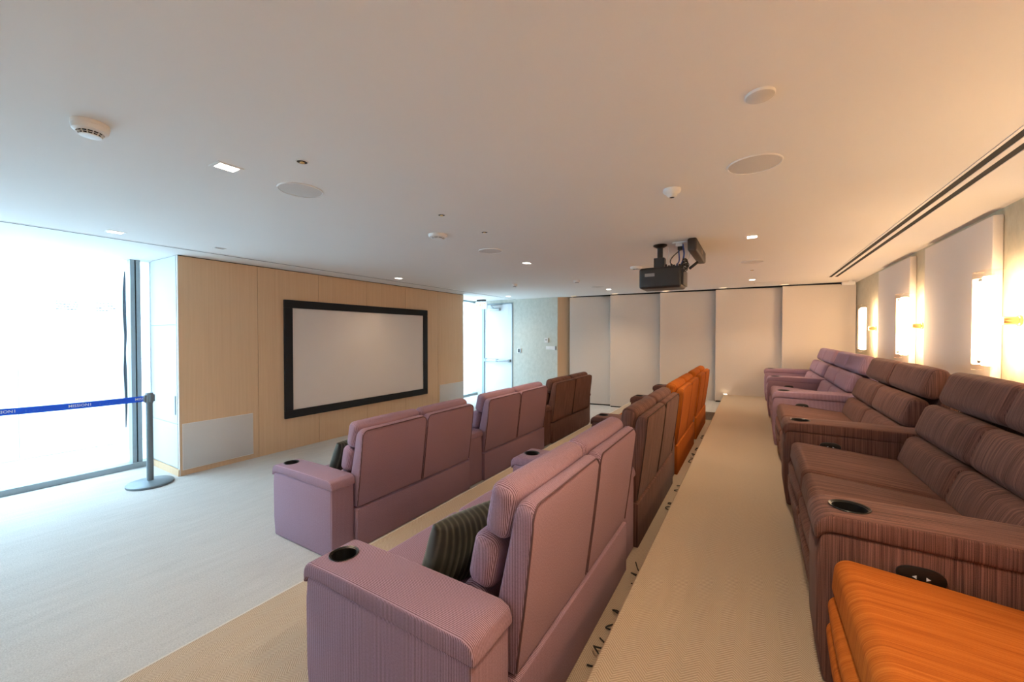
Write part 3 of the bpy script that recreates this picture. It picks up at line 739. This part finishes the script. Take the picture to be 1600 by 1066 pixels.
def hole(x, y, label):
    t = thing('sprinkler_recess', (x, y, ZC), label, 'sprinkler', 'recessed ceiling sprinklers')
    obj('ring', lathe(bmesh.new(), [(.036, 0), (.036, -.003), (.030, -.004), (.028, -.001)], 24), CEIL, t, True)
    obj('recess', lathe(bmesh.new(), [(.029, -.0015), (0, -.001)], 24), SLOTGREY, t)
    obj('sprinkler_head', lathe(bmesh.new(), [(0, -.010), (.012, -.009), (.014, -.005), (.007, -.001)], 12), BRASS, t, True)
for x, y, lab in ((-2.27, 1.363, 'small dark ceiling hole above the left round speaker'), (-2.26, 2.574, 'small dark ceiling hole above the mid ceiling detector'), (-2.274, 3.224, 'small dark ceiling hole above the mid ceiling speaker'), (-.012, 7.265, 'small dark ceiling hole near the far end over the aisle')):
    hole(x, y, lab)
def detector(x, y, r, h, label, big=False):
    t = thing('smoke_detector', (x, y, ZC), label, 'detector', 'ceiling detectors')
    obj('base', lathe(bmesh.new(), [(r, 0), (r, -.28 * h), (r * .985, -.3 * h), (r * .97, -.30 * h), (r * .97, -.33 * h), (r * .99, -.34 * h), (r * .93, -.62 * h), (r * .74, -.74 * h), (r * .70, -.74 * h)], 36), WHITE, t, True)
    obj('inner_chamber', lathe(bmesh.new(), [(r * .62, -.7 * h), (r * .5, -.93 * h), (0, -.93 * h)], 24), BLACKP, t, True)
    vb = bmesh.new(); n = 14 if big else 8
    for i in range(n):
        a = 2 * PI * i / n
        tube(vb, [(r * .72 * math.cos(a), r * .72 * math.sin(a), -.73 * h), (r * .56 * math.cos(a), r * .56 * math.sin(a), -.97 * h)], r * .035, 5)
    tube(vb, [(r * .645 * math.cos(2 * PI * k / 28), r * .645 * math.sin(2 * PI * k / 28), -.85 * h) for k in range(28)], r * .025, 5, True)
    obj('vent_ribs', vb, WHITE, t, True)
    obj('cap', lathe(bmesh.new(), [(r * .58, -.95 * h), (r * .57, -h), (r * .4, -1.02 * h), (0, -1.02 * h)], 28, None), WHITE, t, True)
    return t
detector(-2.735, .590, .068, .062, 'largest smoke detector at upper left of the ceiling', True)
detector(-2.737, 3.06, .095, .045, 'low wide round detector in mid ceiling, right of the left speaker')
detector(-1.488, 6.02, .085, .05, 'ceiling detector seen just behind the projector')
detector(-4.06, 6.79, .055, .06, 'small ceiling detector before the exit door')
t = detector(-2.794, 6.92, .06, .055, 'small dark eyed ceiling detector before the left far panels')
t = thing('ceiling_camera', (-.488, 2.96, ZC), 'small white dome camera on the ceiling above the projector', 'camera')
obj('base', lathe(bmesh.new(), [(.058, 0), (.058, -.016), (.052, -.026), (.034, -.038)], 28), WHITE, t, True)
obj('dome', lathe(bmesh.new(), [(.034, -.036), (.031, -.050), (.018, -.058), (.017, -.054)], 24), WHITE, t, True); obj('lens', lathe(bmesh.new(), [(.018, -.056), (.012, -.052), (0, -.05)], 16), BLACKP, t, True)
t = thing('corner_camera', (1.56, 9.62, ZC), 'small white camera at the ceiling in the far right corner', 'camera')
obj('bracket', bx(-.03, .03, -.02, .10, -.02, 0, bev=.004), WHITE, t); obj('camera_body', rbox((.20, .07, .06), .018, M=Matrix.Translation((-.03, 0, -.05)), k=3, m=2), WHITE, t, 'all'); obj('lens', bx(-.135, -.128, -.02, .02, -.068, -.035, bev=.004), BLACKP, t)
t = thing('ceiling_vent', (-5.34, 2.20, ZC), 'tiny rectangular grey vent on the ceiling near the oak wall corner', 'vent')
obj('frame', bx(-.035, .035, -.055, .055, -.004, 0), WHITE, t); obj('slot', bx(-.022, .022, -.045, .045, -.005, -.004), LABELG, t)
t = thing('slot_diffuser', (1.198, 3.9, ZC), 'long double slot air diffuser in the ceiling along the right wall', 'vent')
fb = bmesh.new(); L0, L1 = -5.6, 4.94
box(fb, -.082, -.064, L0, L1, -.005, 0); box(fb, -.018, .018, L0, L1, -.005, 0); box(fb, .064, .082, L0, L1, -.005, 0)
obj('frame', fb, CEIL, t)
for s in (-1, 1): obj('slot', bx(s * .041 - .022, s * .041 + .022, L0, L1, -.002, -.0005), DARKGAP, t)
# exit sign
t = thing('exit_sign', (-6.66, 9.28, ZC), 'white exit sign with orange letters hanging before the exit door', 'sign')
obj('canopy', bx(-.13, .13, -.05, .05, -.045, 0, bev=.004), BLACKP, t); obj('housing', bx(-.20, .20, -.02, .02, -.27, -.055, bev=.006), SIGNW, t); obj('stem', bx(-.02, .02, -.015, .015, -.06, -.04), SIGNW, t)
text_mesh('EXIT', .17, Matrix.Translation((0, -.0215, -.165)) @ Matrix.Rotation(PI / 2, 4, 'X'), 'lettering', SIGNR, t)

# ------------------------------------------------------------------ wall fittings
t = thing('card_reader', (-5.632, ALC_Y, 1.364), 'small dark faced reader on the pale green wall by the exit door', 'reader')
obj('plate', bx(-.07, .07, -.012, 0, -.07, .07, bev=.004), WHITE, t); obj('face', bx(-.045, .01, -.018, -.010, -.05, .05, bev=.003), BLACKP, t); obj('trim', bx(.015, .05, -.03, -.010, -.06, .06, bev=.004), STEEL, t)
t = thing('thermostat', (-4.76, ALC_Y, 1.66), 'small white square thermostat high on the pale green wall', 'thermostat')
obj('housing', rbox((.115, .035, .13), .008, M=Matrix.Translation((-.02, -.018, 0)), k=2, m=1), WHITE, t, 'all'); obj('display', bx(-.05, .01, -.0375, -.0355, .0, .03), LABELG, t)
t = thing('light_switch', (-4.65, ALC_Y, 1.455), 'wide white switch plate low on the pale green wall beside the oak return', 'switch')
obj('plate', bx(-.15, .12, -.014, 0, -.045, .05, bev=.004), WHITE, t); obj('rocker', bx(-.12, -.02, -.02, -.012, -.025, .03, bev=.003), WHITE, t); obj('rocker', bx(-.005, .07, -.02, -.012, -.025, .03, bev=.003), WHITE, t); obj('end_cap', bx(.12, .15, -.03, 0, -.05, .055, bev=.004), STEEL, t)
t = thing('step_light', (-.384, 9.82, .555), 'tiny round step light on the far panel at the end of the aisle', 'light', 'round step lights')
RX = Matrix.Rotation(PI / 2, 4, 'X')
obj('ring', lathe(bmesh.new(), [(.020, 0), (.036, 0), (.036, .012), (.020, .012)], 24, RX), WHITE, t, True); obj('lens', lathe(bmesh.new(), [(.020, .004), (0, .006)], 20, RX), BLACKP, t)
t = thing('step_light', (-.49, 9.70, H2), 'glowing small step light at the far corner of the top tier', 'light', 'round step lights')
obj('puck', lathe(bmesh.new(), [(.045, 0), (.045, .018), (.038, .024), (0, .024)], 24), WHITE, t, True); obj('lens', lathe(bmesh.new(), [(.036, .0245), (.0, .028)], 20), LEDR, t)

# ------------------------------------------------------------------ black cords behind the middle row
def cord(y, k, label):
    r = random.Random(k); pts = []; ph = r.random() * 6
    for i in range(8):
        pts.append((-.640 + .045 * math.sin(i * 1.7 + ph), y + .030 * i - .11 + r.uniform(-.02, .02), H1 + .009 + max(0, .038 * math.sin(i * 1.25 + ph * 2))))
    cable(pts, .004, CABLEB, label, 'power_cord', 'power cords behind the middle row', 'cord')
for k, (y, lab) in enumerate(((1.93, 'black cord loop behind the nearest mauve loveseat, closest to the camera'), (2.18, 'second black cord loop behind the nearest mauve loveseat'), (2.68, 'black cord at the arm between mauve and brown middle row loveseats'),
                              (3.95, 'black tangled cord behind the brown middle row loveseat'), (4.45, 'black cord end at the corner of the brown loveseat near the orange one'), (5.45, 'black tangled cord behind the first orange loveseat, near end'), (5.75, 'black tangled cord behind the first orange loveseat, middle'),
                              (6.15, 'black tangled cord behind the first orange loveseat, far end'), (6.9, 'black tangled cord behind the farthest orange loveseat'))):
    cord(y, k, lab)
